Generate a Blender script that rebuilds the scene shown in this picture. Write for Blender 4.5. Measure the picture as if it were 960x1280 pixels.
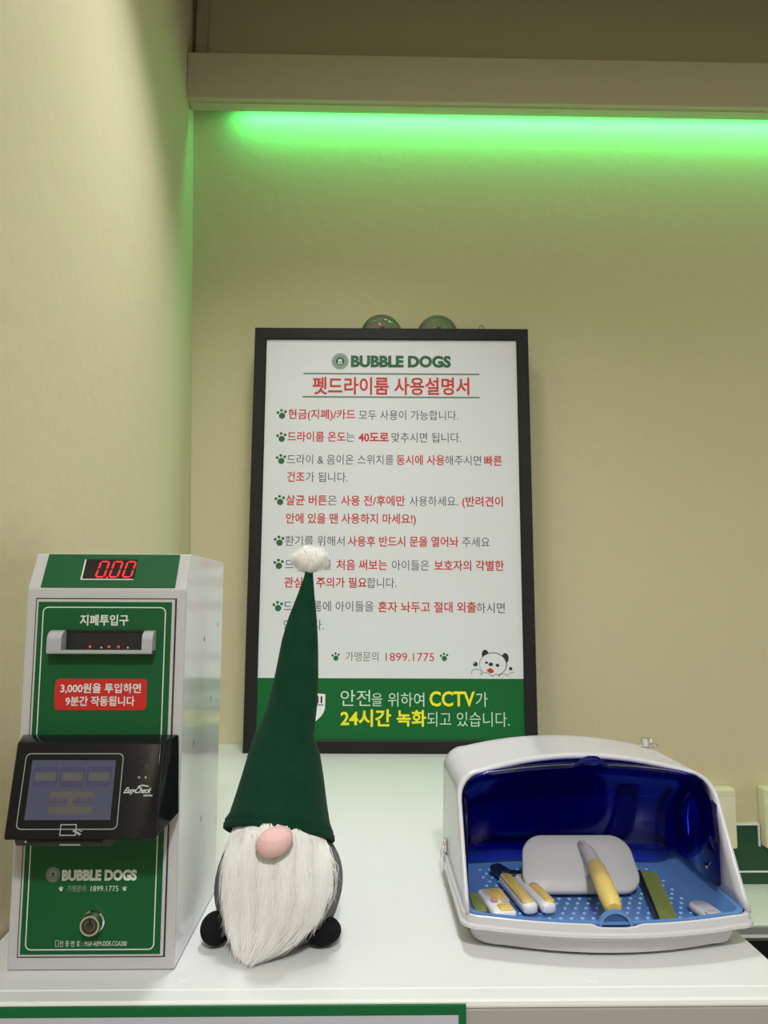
import bpy, bmesh, math, random
from math import sin, cos, pi, radians, sqrt
from mathutils import Vector, Matrix

# ------------------------------------------------------------------ reset
for o in list(bpy.data.objects):
    bpy.data.objects.remove(o, do_unlink=True)
S = bpy.context.scene
COL = S.collection
random.seed(7)

# ------------------------------------------------------------------ camera
CAMLOC = Vector((0, 0, 1.48))
TH, PSI, ROLL = radians(6.42), radians(1.2), 0.004
fwd = Vector((sin(PSI) * cos(TH), cos(PSI) * cos(TH), sin(TH)))
rt = fwd.cross(Vector((0, 0, 1))).normalized()
up = rt.cross(fwd)
rt2 = rt * cos(ROLL) + up * sin(ROLL)
up2 = up * cos(ROLL) - rt * sin(ROLL)
cd = bpy.data.cameras.new('camera')
cam = bpy.data.objects.new('camera', cd)
COL.objects.link(cam)
M = Matrix((rt2, up2, -fwd)).transposed().to_4x4()
M.translation = CAMLOC
cam.matrix_world = M
cd.sensor_fit = 'VERTICAL'
cd.sensor_height = 36.0
cd.lens = 36.0 * 960 / 1280
cd.clip_start = 0.02
S.camera = cam

# ------------------------------------------------------------------ world, exposure, ceiling lamps
w = bpy.data.worlds.new('world')
S.world = w
w.use_nodes = True
w.node_tree.nodes['Background'].inputs[0].default_value = (0.9, 0.95, 0.9, 1)
w.node_tree.nodes['Background'].inputs[1].default_value = 0.02
vs = S.view_settings
vs.view_transform = 'Standard'
vs.look = 'None'
vs.gamma = 1
vs.use_curve_mapping = False
vs.exposure = 0.04

def ceiling_lamp(x, y, energy, size=0.22, sy=None, col=(0.975, 0.985, 1.0), spread=180):
    l = bpy.data.lights.new('ceiling_lamp', 'AREA')
    l.energy = energy
    l.color = col
    l.spread = radians(spread)
    if sy:
        l.shape = 'RECTANGLE'; l.size = size; l.size_y = sy
    else:
        l.shape = 'DISK'; l.size = size
    o = bpy.data.objects.new('ceiling_lamp', l)
    COL.objects.link(o)
    o.location = (x, y, 2.985)
    return o
def side_window(loc, rot, energy, sx, sy, col=(0.94, 0.985, 1.0)):
    l = bpy.data.lights.new('shop_window_light', 'AREA')
    l.energy = energy; l.color = col; l.shape = 'RECTANGLE'; l.size = sx; l.size_y = sy
    o = bpy.data.objects.new('shop_window_light', l); COL.objects.link(o)
    o.location = loc; o.rotation_euler = rot
    return o
ceiling_lamp(-0.05, 1.20, 4.6, spread=112)
ceiling_lamp(-0.1, 1.5, 1.2, spread=80)
ceiling_lamp(0.1, -1.0, 50, spread=158)
ceiling_lamp(0.4, -1.6, 8)
ceiling_lamp(1.9, 1.0, 1.5, spread=140)
side_window((2.55, 1.2, 1.2), (0, radians(90), 0), 6.0, 1.4, 1.2)

# ------------------------------------------------------------------ helpers: materials
def lin(c):
    c = c / 255.0
    return c / 12.92 if c <= 0.04045 else ((c + 0.055) / 1.055) ** 2.4
def rgb(r, g, b):
    return (lin(r), lin(g), lin(b), 1)

def mat(name, col, rough=0.5, metal=0.0, spec=0.5, bump=None, vary=None, emit=None, coat=0.0, sheen=0.0):
    m = bpy.data.materials.new(name)
    m.use_nodes = True
    nt = m.node_tree
    b = nt.nodes['Principled BSDF']
    b.inputs['Base Color'].default_value = col
    b.inputs['Roughness'].default_value = rough
    b.inputs['Metallic'].default_value = metal
    b.inputs['Specular IOR Level'].default_value = spec
    b.inputs['Coat Weight'].default_value = coat
    b.inputs['Coat Roughness'].default_value = 0.05
    b.inputs['Sheen Weight'].default_value = sheen
    if emit:
        b.inputs['Emission Color'].default_value = emit[0]
        b.inputs['Emission Strength'].default_value = emit[1]
    tc = None
    if bump or vary:
        tc = nt.nodes.new('ShaderNodeTexCoord')
    if bump:
        sc, st, dist = bump
        n = nt.nodes.new('ShaderNodeTexNoise')
        n.inputs['Scale'].default_value = sc
        n.inputs['Detail'].default_value = 4
        nt.links.new(tc.outputs['Object'], n.inputs['Vector'])
        bp = nt.nodes.new('ShaderNodeBump')
        bp.inputs['Strength'].default_value = st
        bp.inputs['Distance'].default_value = dist
        nt.links.new(n.outputs['Fac'], bp.inputs['Height'])
        nt.links.new(bp.outputs['Normal'], b.inputs['Normal'])
    if vary:
        sc, amt = vary
        n = nt.nodes.new('ShaderNodeTexNoise')
        n.inputs['Scale'].default_value = sc
        n.inputs['Detail'].default_value = 3
        nt.links.new(tc.outputs['Object'], n.inputs['Vector'])
        mx = nt.nodes.new('ShaderNodeMix')
        mx.data_type = 'RGBA'
        mx.inputs[6].default_value = tuple(c * (1 - amt) for c in col[:3]) + (1,)
        mx.inputs[7].default_value = tuple(min(1, c * (1 + amt)) for c in col[:3]) + (1,)
        nt.links.new(n.outputs['Fac'], mx.inputs[0])
        nt.links.new(mx.outputs[2], b.inputs['Base Color'])
    return m

def tinted(name, col, gloss=0.06, rough=0.05):
    """Thin tinted clear plastic: coloured see-through plus a sharp sheen."""
    m = bpy.data.materials.new(name)
    m.use_nodes = True
    nt = m.node_tree
    nt.nodes.remove(nt.nodes['Principled BSDF'])
    out = nt.nodes['Material Output']
    t = nt.nodes.new('ShaderNodeBsdfTransparent'); t.inputs[0].default_value = col
    g = nt.nodes.new('ShaderNodeBsdfGlossy'); g.inputs['Roughness'].default_value = rough
    g.inputs[0].default_value = (1, 1, 1, 1)
    f = nt.nodes.new('ShaderNodeFresnel'); f.inputs[0].default_value = 1.45
    k = nt.nodes.new('ShaderNodeMath'); k.operation = 'MULTIPLY'; k.inputs[1].default_value = gloss
    nt.links.new(f.outputs[0], k.inputs[0])
    mx = nt.nodes.new('ShaderNodeMixShader')
    nt.links.new(k.outputs[0], mx.inputs[0])
    nt.links.new(t.outputs[0], mx.inputs[1]); nt.links.new(g.outputs[0], mx.inputs[2])
    nt.links.new(mx.outputs[0], out.inputs[0])
    return m

def fluff(name, col):
    """thin pale fibres: half scatter the light back, half let it through"""
    m = bpy.data.materials.new(name)
    m.use_nodes = True
    nt = m.node_tree
    nt.nodes.remove(nt.nodes['Principled BSDF'])
    d = nt.nodes.new('ShaderNodeBsdfDiffuse'); t = nt.nodes.new('ShaderNodeBsdfTranslucent')
    d.inputs[0].default_value = col; t.inputs[0].default_value = col
    mx = nt.nodes.new('ShaderNodeMixShader'); mx.inputs[0].default_value = 0.3
    nt.links.new(d.outputs[0], mx.inputs[1]); nt.links.new(t.outputs[0], mx.inputs[2])
    nt.links.new(mx.outputs[0], nt.nodes['Material Output'].inputs[0])
    return m

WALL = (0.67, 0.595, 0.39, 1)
MT = dict(
    wall=mat('cream_paint', WALL, 0.75, bump=(28, 0.35, 0.004), spec=0.25),
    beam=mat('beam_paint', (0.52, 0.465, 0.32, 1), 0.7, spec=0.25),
    ceil=mat('ceiling_paint', (0.74, 0.73, 0.68, 1), 0.8),
    floor=mat('floor_tile', (0.45, 0.44, 0.42, 1), 0.5),
    rear=mat('rear_paint', (0.62, 0.60, 0.55, 1), 0.8),
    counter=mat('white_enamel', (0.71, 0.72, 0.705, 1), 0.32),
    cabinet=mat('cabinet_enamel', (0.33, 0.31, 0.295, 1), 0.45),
    sign_green=mat('sign_green', rgb(4, 92, 46), 0.5, spec=0.3),
    sign_grey=mat('sign_grey', rgb(176, 177, 188), 0.5),
    black=mat('black_frame', rgb(24, 24, 26), 0.5, spec=0.3),
    paper=mat('poster_paper', (0.72, 0.735, 0.765, 1), 0.45),
    p_green=mat('print_green', rgb(0, 98, 42), 0.5, spec=0.3),
    p_dkgreen=mat('print_dark_green', rgb(26, 96, 56), 0.5),
    p_red=mat('print_red', rgb(196, 44, 40), 0.5),
    p_grey=mat('print_grey', rgb(72, 74, 76), 0.5),
    p_black=mat('print_black', rgb(28, 28, 30), 0.5),
    p_white=mat('print_white', (0.82, 0.84, 0.83, 1), 0.5),
    p_pale=mat('print_pale_green', rgb(200, 226, 205), 0.5),
    p_yellow=mat('print_yellow', rgb(240, 232, 30), 0.5),
    p_rule=mat('print_rule', rgb(92, 118, 104), 0.5),
    m_grey=mat('machine_grey', (0.47, 0.46, 0.46, 1), 0.35),
    m_side=mat('machine_gloss_white', (0.84, 0.84, 0.85, 1), 0.09, spec=0.6),
    m_green=mat('machine_green', rgb(6, 80, 40), 0.5, spec=0.3),
    m_red=mat('machine_red', rgb(186, 26, 30), 0.45),
    m_text=mat('machine_print', (0.62, 0.66, 0.62, 1), 0.5),
    m_dimtext=mat('machine_print_dim', (0.26, 0.29, 0.27, 1), 0.5),
    gap=mat('dark_gap', (0.02, 0.02, 0.02, 1), 0.6),
    slot=mat('slot_black', (0.008, 0.008, 0.008, 1), 0.4),
    led_red=mat('led_red', (0.25, 0.0, 0.01, 1), 0.4, emit=((1, 0.015, 0.03, 1), 1.7)),
    led_dot=mat('led_dot', (0.4, 0.02, 0.02, 1), 0.4, emit=((1, 0.03, 0.03, 1), 1.0)),
    led_win=mat('display_window', (0.012, 0.010, 0.010, 1), 0.12),
    term=mat('terminal_black', (0.008, 0.008, 0.010, 1), 0.10, spec=0.22),
    term2=mat('terminal_matt', (0.018, 0.018, 0.020, 1), 0.3),
    bez=mat('slot_grey', (0.36, 0.36, 0.37, 1), 0.4),
    scr=mat('screen_lilac', (0.03, 0.03, 0.05, 1), 0.15, emit=(rgb(88, 90, 116), 0.30)),
    scr_v=mat('screen_violet', (0.03, 0.03, 0.05, 1), 0.15, emit=(rgb(70, 66, 116), 0.30)),
    scr_y=mat('screen_olive', (0.03, 0.03, 0.05, 1), 0.15, emit=(rgb(120, 116, 82), 0.28)),
    scr_p=mat('screen_mauve', (0.03, 0.03, 0.05, 1), 0.15, emit=(rgb(92, 86, 108), 0.30)),
    scr_l=mat('screen_pale', (0.03, 0.03, 0.05, 1), 0.15, emit=(rgb(140, 138, 124), 0.24)),
    chrome=mat('chrome', (0.80, 0.80, 0.80, 1), 0.12, metal=1.0),
    chrome_dk=mat('dark_metal', (0.10, 0.10, 0.10, 1), 0.3, metal=1.0),
    hat=mat('green_felt', rgb(17, 58, 39), 0.95, bump=(420, 0.5, 0.002), vary=(60, 0.22), spec=0.1, sheen=0.03),
    felt=mat('grey_felt', rgb(112, 112, 114), 0.95, bump=(420, 0.5, 0.002), vary=(300, 0.25), spec=0.1),
    foot=mat('black_felt', rgb(20, 20, 23), 0.95, bump=(420, 0.5, 0.002), spec=0.15),
    nose=mat('pink_felt', rgb(226, 186, 184), 0.95, bump=(300, 0.5, 0.002), vary=(200, 0.08), spec=0.1),
    fur=fluff('white_fur', (0.985, 0.97, 0.945, 1)),
    furb=mat('white_fur_base', (0.93, 0.92, 0.89, 1), 0.9, spec=0.1),
    pom=fluff('white_fluff', (0.985, 0.975, 0.95, 1)),
    uv_white=mat('lilac_white_plastic', (0.57, 0.56, 0.595, 1), 0.22),
    tray=mat('blue_plastic', rgb(90, 132, 188), 0.3),
    tray_dk=mat('deep_blue_plastic', rgb(44, 78, 140), 0.35),
    dot=mat('pale_blue_plastic', rgb(150, 188, 228), 0.3),
    visor=tinted('dark_blue_acrylic', (0.12, 0.14, 0.86, 1), gloss=0.8, rough=0.08),
    clear=tinted('clear_plastic', (0.86, 0.87, 0.88, 1), gloss=0.8, rough=0.05),
    t_grey=mat('tool_grey', (0.48, 0.465, 0.48, 1), 0.45),
    t_yellow=mat('tool_yellow', rgb(216, 188, 106), 0.5),
    t_white=mat('tool_white', rgb(222, 220, 222), 0.4),
    t_navy=mat('tool_navy', rgb(24, 34, 58), 0.35),
    t_pink=mat('tool_pink', rgb(196, 140, 140), 0.5),
    t_olive=mat('tool_olive', rgb(128, 138, 72), 0.45),
    t_dark=mat('tool_dark', rgb(26, 34, 38), 0.4),
    ledge=mat('bath_white', (0.80, 0.82, 0.76, 1), 0.35),
    ledge_edge=mat('bath_grey', (0.30, 0.31, 0.27, 1), 0.4),
    tub=mat('bath_black', (0.012, 0.013, 0.013, 1), 0.4),
    splash=mat('splash_green', rgb(30, 72, 44), 0.5),
    pad=mat('pad_cream', (0.80, 0.74, 0.52, 1), 0.5),
    trim=mat('trim_white', (0.82, 0.82, 0.80, 1), 0.4),
)
# the LED strip gives off its own green light
MT['led_green'] = mat('led_green', (0.2, 0.8, 0.3, 1), 0.4, emit=((0.10, 1.0, 0.22, 1), 6.0))

# ------------------------------------------------------------------ helpers: meshes
class MB:
    """collects shapes with several materials and links them as ONE mesh"""
    def __init__(s):
        s.v = []; s.f = []; s.m = []; s.mats = []
    def mi(s, m):
        m = MT[m] if isinstance(m, str) else m
        if m not in s.mats: s.mats.append(m)
        return s.mats.index(m)
    def add(s, vs, fs, m):
        o = len(s.v); k = s.mi(m)
        s.v += [tuple(p) for p in vs]
        for f in fs:
            s.f.append(tuple(i + o for i in f)); s.m.append(k)
    def bm(s, b, m):
        b.verts.index_update()
        s.add([v.co[:] for v in b.verts], [[v.index for v in f.verts] for f in b.faces], m)
        b.free()
    def box(s, lo, hi, m, bev=0.0, seg=2):
        b = bmesh.new()
        bmesh.ops.create_cube(b, size=1)
        for v in b.verts:
            v.co = Vector(((lo[i] + hi[i]) / 2 + v.co[i] * (hi[i] - lo[i]) for i in range(3)))
        if bev: bmesh.ops.bevel(b, geom=list(b.edges), offset=bev, segments=seg, affect='EDGES', profile=0.5)
        s.bm(b, m)
    def hexa(s, p, m, bev=0.0, seg=2):
        """8 corners: bottom ring then top ring"""
        b = bmesh.new()
        vs = [b.verts.new(q) for q in p]
        for f in ((3, 2, 1, 0), (4, 5, 6, 7), (0, 1, 5, 4), (1, 2, 6, 5), (2, 3, 7, 6), (3, 0, 4, 7)):
            b.faces.new([vs[i] for i in f])
        bmesh.ops.recalc_face_normals(b, faces=b.faces)
        if bev: bmesh.ops.bevel(b, geom=list(b.edges), offset=bev, segments=seg, affect='EDGES', profile=0.5)
        s.bm(b, m)
    def loft(s, rings, m, closed=True, cap0=True, cap1=True):
        n = len(rings[0]); vs = [p for r in rings for p in r]; fs = []
        for i in range(len(rings) - 1):
            for j in range(n if closed else n - 1):
                k = (j + 1) % n
                fs.append((i * n + j, i * n + k, (i + 1) * n + k, (i + 1) * n + j))
        if cap0: fs.append(tuple(range(n - 1, -1, -1)))
        if cap1: fs.append(tuple((len(rings) - 1) * n + j for j in range(n)))
        s.add(vs, fs, m)
    def tube(s, pts, r, m, n=8, cap=True):
        pts = [Vector(p) for p in pts]; rings = []
        rs = r if isinstance(r, (list, tuple)) else [r] * len(pts)
        ref = None
        for i, p in enumerate(pts):
            t = (pts[min(i + 1, len(pts) - 1)] - pts[max(i - 1, 0)]).normalized()
            if ref is None:
                ref = Vector((0, 0, 1)) if abs(t.z) < 0.9 else Vector((1, 0, 0))
            a = t.cross(ref).normalized(); bb = a.cross(t).normalized(); ref = bb
            rings.append([p + a * cos(2 * pi * k / n) * rs[i] + bb * sin(2 * pi * k / n) * rs[i] for k in range(n)])
        s.loft(rings, m, True, cap, cap)
    def lathe(s, prof, m, axis='Z', at=(0, 0, 0), n=32):
        """prof: (radius, height) pairs along the axis"""
        rings = []
        for r, h in prof:
            ring = []
            for k in range(n):
                a = 2 * pi * k / n; c, d = r * cos(a), r * sin(a)
                q = {'Z': (c, d, h), 'Y': (c, h, d), 'X': (h, c, d)}[axis]
                ring.append((q[0] + at[0], q[1] + at[1], q[2] + at[2]))
            rings.append(ring)
        s.loft(rings, m)
    def ell(s, c, r, m, u=32, v=16, fn=None):
        b = bmesh.new()
        bmesh.ops.create_uvsphere(b, u_segments=u, v_segments=v, radius=1)
        for q in b.verts:
            p = Vector((q.co.x * r[0], q.co.y * r[1], q.co.z * r[2]))
            if fn: p = fn(p, q.co.copy())
            q.co = p + Vector(c)
        s.bm(b, m)
    # flat prints in the X-Z plane facing -Y
    def poly(s, pts, y, m):
        s.add([(x, y, z) for x, z in pts], [tuple(range(len(pts)))], m)
    def disc(s, x, z, r, y, m, n=28, rz=None):
        rz = rz or r
        s.poly([(x + r * cos(2 * pi * k / n), z + rz * sin(2 * pi * k / n)) for k in range(n)], y, m)
    def band(s, outer, inner, y, m, closed=True):
        n = len(outer); vs = [(x, y, z) for x, z in outer] + [(x, y, z) for x, z in inner]
        s.add(vs, [(j, (j + 1) % n, n + (j + 1) % n, n + j) for j in range(n if closed else n - 1)], m)
    def ring(s, x, z, r0, r1, y, m, n=32):
        f = lambda r: [(x + r * cos(2 * pi * k / n), z + r * sin(2 * pi * k / n)) for k in range(n)]
        s.band(f(r1), f(r0), y, m)
    def stroke(s, pts, wd, y, m):
        P = [Vector((p[0], p[1])) for p in pts]; L = []; R = []
        for i, p in enumerate(P):
            t = (P[min(i + 1, len(P) - 1)] - P[max(i - 1, 0)]).normalized()
            nrm = Vector((-t.y, t.x)) * wd / 2
            L.append(tuple(p + nrm)); R.append(tuple(p - nrm))
        s.band(L, R, y, m, closed=False)
    def outline(s, x0, z0, x1, z1, r, wd, y, m):
        s.band(rr(x0, z0, x1, z1, r), rr(x0 + wd, z0 + wd, x1 - wd, z1 - wd, max(r - wd, 0.0001)), y, m)
    def text(s, body, xl, xr, zc, em, y, m, bold=0.0, slant=0.0):
        vs, fs = glyphs(body, bold)
        x0 = min(v[0] for v in vs); x1 = max(v[0] for v in vs)
        k = (xr - xl) / (x1 - x0)
        b = 0.36 if all(ord(c) < 256 for c in body) else 0.38
        s.add([(xl + (v[0] - x0) * k + slant * (v[1] - b) * em, y, zc + (v[1] - b) * em) for v in vs], fs, m)
    def build(s, name, parent=None, smooth=False, angle=35, solid=0.0, sub=0, off=-1):
        me = bpy.data.meshes.new(name)
        par = parent
        me.from_pydata(s.v, [], s.f)
        for m in s.mats: me.materials.append(m)
        me.polygons.foreach_set('material_index', s.m)
        if solid:
            pass
        b = bmesh.new(); b.from_mesh(me)
        if len(s.v) < 60000:
            bmesh.ops.recalc_face_normals(b, faces=b.faces)
        b.to_mesh(me); b.free()
        if smooth:
            me.polygons.foreach_set('use_smooth', [True] * len(me.polygons))
            if angle < 180: me.set_sharp_from_angle(angle=radians(angle))
        me.update()
        o = bpy.data.objects.new(name, me)
        COL.objects.link(o)
        if par: o.parent = par
        if solid:
            md = o.modifiers.new('solid', 'SOLIDIFY'); md.thickness = solid; md.offset = off
        if sub:
            md = o.modifiers.new('sub', 'SUBSURF'); md.levels = sub; md.render_levels = sub
        return o

def rr(x0, z0, x1, z1, r, n=6):
    pts = []
    for cx, cz, a0 in ((x1 - r, z0 + r, -pi / 2), (x1 - r, z1 - r, 0), (x0 + r, z1 - r, pi / 2), (x0 + r, z0 + r, pi)):
        for k in range(n + 1):
            a = a0 + pi / 2 * k / n
            pts.append((cx + r * cos(a), cz + r * sin(a)))
    return pts

_gc = {}
def prefetch(pairs):
    """turn the lettering into outlines, one text block of many lines per weight"""
    for bold in sorted(set(p[1] for p in pairs)):
        bodies = sorted(set(p[0] for p in pairs if p[1] == bold))
        c = bpy.data.curves.new('print', 'FONT')
        c.body = chr(10).join(bodies); c.offset = bold; c.resolution_u = 3; c.space_line = 3.0
        o = bpy.data.objects.new('print', c)
        COL.objects.link(o)
        dg = bpy.context.evaluated_depsgraph_get(); dg.update()
        me = bpy.data.meshes.new_from_object(o.evaluated_get(dg))
        out = [([], [], {}) for _ in bodies]
        for p in me.polygons:
            cy = sum(me.vertices[i].co.y for i in p.vertices) / len(p.vertices)
            k = max(0, min(len(bodies) - 1, round((0.38 - cy) / 3.0)))
            vs, fs, ix = out[k]
            f = []
            for i in p.vertices:
                if i not in ix:
                    ix[i] = len(vs); q = me.vertices[i].co; vs.append((q.x, q.y + 3.0 * k))
                f.append(ix[i])
            fs.append(tuple(f))
        for t, r in zip(bodies, out): _gc[(t, bold)] = r[:2]
        bpy.data.meshes.remove(me)
        bpy.data.objects.remove(o, do_unlink=True); bpy.data.curves.remove(c)
def glyphs(body, bold):
    if (body, bold) not in _gc: prefetch([(body, bold)])
    return _gc[(body, bold)]

def thing(name, label, cat, loc=(0, 0, 0), rot=(0, 0, 0), group=None):
    o = bpy.data.objects.new(name, None)
    o.empty_display_size = 0.02
    COL.objects.link(o)
    o.location = loc; o.rotation_euler = rot
    return tag(o, label, cat, group)
def tag(o, label, cat, group=None):
    o['label'] = label; o['category'] = cat
    if group: o['group'] = group
    return o
def struct(o, label=None):
    o['kind'] = 'structure'
    if label: o['label'] = label
    return o
def sub(o, label):
    o['label'] = label
    return o

LINES = [
    [('현금(지폐)/카드', .0928, .2689, .8609, 1), ('모두 사용이 가능합니다.', .2783, .5396, .8593, 0)],
    [('드라이룸 온도', .0920, .2444, .8004, 1), ('는', .2454, .2674, .8002, 0), ('40도로', .2778, .3572, .7996, 2), ('맞추시면 됩니다.', .3645, .5462, .7991, 0)],
    [('드라이 & 음이온 스위치를', .0924, .3698, .7394, 0), ('동시에 사용', .3771, .5029, .7390, 1), ('해주시면', .5040, .5986, .7385, 0), ('빠른', .6059, .6527, .7380, 1)],
    [('건조', .0934, .1389, .6932, 1), ('가 됩니다.', .1420, .2508, .6927, 0)],
    [('살균 버튼', .0917, .1978, .6317, 1), ('은', .1999, .2236, .6316, 0), ('사용 전/후에만', .2339, .3999, .6312, 1), ('사용하세요.', .4113, .5361, .6306, 0), ('(반려견이', .5475, .6528, .6304, 1)],
    [('안에 있을 땐 사용하지 마세요!)', .0928, .4277, .5842, 1)],
    [('환기를 위해서', .0920, .2444, .5260, 0), ('사용후 반드시 문을 열어놔', .2526, .5371, .5254, 1), ('주세요', .5463, .6170, .5246, 0)],
    [('드라이룸을', .0934, .2115, .4656, 0), ('처음 써보는', .2247, .3541, .4651, 1), ('아이들은', .3663, .4610, .4644, 0), ('보호자의 각별한', .4743, .6527, .4642, 1)],
    [('관심과 주의가 필요', .0924, .3024, .4196, 1), ('합니다.', .3030, .3776, .4194, 0)],
    [('드라이룸에 아이들을', .0918, .3200, .3597, 0), ('혼자 놔두고 절대 외출', .3312, .5799, .3586, 1), ('하시면', .5809, .6527, .3572, 0)],
    [('안됩니다.', .0928, .1945, .3128, 0)],
]
BOLD = (0.0, 0.016, 0.03)
prefetch([(t, BOLD[k]) for L in LINES for t, x0, x1, z, k in L] + [
    ('BUBBLE DOGS', 0.055), ('펫드라이룸 사용설명서', 0.022), ('가맹문의', 0.0), ('1899.1775', 0.0), ('1899.1775', -0.005),
    ('안전', 0.0), ('을', 0.0), ('위하여', 0.0), ('CCTV', 0.022), ('가', 0.0), ('24시간', 0.026), ('녹화', 0.026), ('되고 있습니다.', -0.004),
    ('지폐투입구', 0.02), ('3,000원을 투입하면', 0.02), ('9분간 작동됩니다', 0.02), ('인 증 번 호 :', 0.0), ('MSIP-REM-DDE-CGA200', 0.0), ('EasyCheck', 0.008)])

# ================================================================== THE ROOM
D = 2.072          # back wall
T = 1.10           # worktop height
def lw(y, z):      # the left wall runs a touch out of square and leans a touch
    return -0.463 - 0.0252 * (z - 1.1) - 0.044 * (y - 2.07)
ZT = 3.45
b = MB(); b.box((-0.9, D, 0), (2.75, D + 0.1, ZT), 'wall'); struct(b.build('wall_back'))
b = MB()
rings = []
for y in (-3.0, D):
    rings.append([(lw(y, 0), y, 0), (lw(y, ZT), y, ZT), (lw(y, ZT) - 0.15, y, ZT), (lw(y, 0) - 0.15, y, 0)])
b.loft(rings, 'wall'); struct(b.build('wall_left'))
b = MB(); b.box((2.6, -3.0, 0), (2.7, D, ZT), 'rear'); struct(b.build('wall_right'))
b = MB(); b.box((-0.9, -3.1, 0), (2.75, -3.0, ZT), 'rear'); struct(b.build('wall_front'))
b = MB(); b.box((-0.9, -3.1, -0.1), (2.75, D + 0.1, 0), 'floor'); struct(b.build('floor'))
# lowered ceiling with a raised pocket along the back wall
b = MB()
b.box((-0.9, -3.1, 3.0), (2.75, 1.76, 3.12), 'ceil')
b.box((-0.9, 1.70, ZT), (2.75, D + 0.1, ZT + 0.1), 'wall')
b.box((-0.9, 1.74, 3.12), (2.75, 1.76, ZT), 'wall')
struct(b.build('ceiling'))
# boxed beam under the pocket, open at the back where the LED strip sits
b = MB()
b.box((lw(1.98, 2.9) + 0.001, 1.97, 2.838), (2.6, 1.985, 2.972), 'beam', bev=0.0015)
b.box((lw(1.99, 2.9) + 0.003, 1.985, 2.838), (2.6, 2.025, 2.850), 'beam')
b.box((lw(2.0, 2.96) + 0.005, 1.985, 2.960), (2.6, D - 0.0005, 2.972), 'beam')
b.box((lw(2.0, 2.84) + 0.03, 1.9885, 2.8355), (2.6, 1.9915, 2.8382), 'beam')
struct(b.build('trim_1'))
b = MB()
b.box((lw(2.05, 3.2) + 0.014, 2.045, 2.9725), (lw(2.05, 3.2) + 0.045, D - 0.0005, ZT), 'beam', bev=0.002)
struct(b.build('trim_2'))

# LED strip behind the beam
led = thing('led_strip', 'green glowing light strip hidden behind the ceiling beam', 'light', (0.92, 2.030, 2.868))
b = MB(); b.box((-1.32, -0.005, 0.004), (1.66, 0.016, 0.012), 'trim'); b.build('channel', led)
b = MB(); b.box((-1.30, 0.0, 0.0), (1.65, 0.012, 0.004), 'led_green', bev=0.001); b.build('diffuser', led)
ll = bpy.data.lights.new('led_glow', 'AREA')
ll.shape = 'RECTANGLE'; ll.size = 2.92; ll.size_y = 0.010
ll.energy = 5.5; ll.color = (0.065, 1.0, 0.24)
lo = bpy.data.objects.new('led_glow', ll); COL.objects.link(lo)
lo.parent = led; lo.location = (0.165, 0.006, -0.002); lo.rotation_euler = (radians(14), 0, 0)

# ================================================================== WORKTOP AND CABINET
YF = 0.777         # front edge of the worktop
XR = 0.431
def top_ring(ins, z):
    a = ins
    return [(lw(YF, T) + 0.003 + a, YF + a, z), (XR - a, YF + a, z), (XR - a, D - 0.001, z), (lw(D, T) + 0.003 + a, D - 0.001, z)]
ct = thing('worktop', 'white glossy worktop carrying the pay machine and plush gnome', 'worktop', (0, 1.4, T))
b = MB()
R0 = [top_ring(i, z) for i, z in ((0.003, T - 0.0075), (0.0005, T - 0.0070), (0.0, T - 0.005), (0.0008, T - 0.0018), (0.003, T),
                                  (0.0215, T), (0.0225, T - 0.0009), (0.0240, T - 0.0009), (0.0250, T))]
R0 = [[(p[0], p[1] - 1.4, p[2] - T) for p in r] for r in R0]
b.loft(R0, 'counter')
b.build('top_panel', ct)
for x, y in ((-0.1822, 0.825), (0.2281, 0.817)):
    b = MB(); b.lathe([(0.0085, -0.001), (0.0085, 0.0004), (0.0070, 0.0010), (0.0035, 0.0004), (0.0001, 0.0003)], 'counter', 'Z', (x, y - 1.4, 0), 28)
    b.build('screw_cap', ct, smooth=True)
dc = thing('drying_cabinet', 'pale grey pet drying cabinet under the white worktop', 'cabinet', (0, 1.4, 0))
b = MB()
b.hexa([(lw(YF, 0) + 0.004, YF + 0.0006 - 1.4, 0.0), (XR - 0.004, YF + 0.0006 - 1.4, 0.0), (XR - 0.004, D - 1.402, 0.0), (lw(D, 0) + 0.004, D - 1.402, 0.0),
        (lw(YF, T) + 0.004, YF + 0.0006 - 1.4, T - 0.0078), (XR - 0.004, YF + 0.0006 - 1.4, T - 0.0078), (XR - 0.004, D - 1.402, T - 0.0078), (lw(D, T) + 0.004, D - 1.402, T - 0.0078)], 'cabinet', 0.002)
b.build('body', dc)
# sign fixed on the cabinet front: pale grey panel with a green border
sg = thing('sign', 'pale grey sign with green border on the cabinet front', 'sign', (-0.15, YF, 0.55))
b = MB(); b.box((lw(YF, 0.5) + 0.157, -0.0032, 0.0), (0.2460, -0.0002, T - 0.5525), 'sign_green', bev=0.0005)
sub(b.build('border', sg), 'dark green border')
b = MB(); b.box((lw(YF, 0.5) + 0.157, -0.0040, 0.01), (0.2385, -0.0033, T - 0.5615), 'sign_grey')
sub(b.build('face', sg), 'pale grey face')

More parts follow.
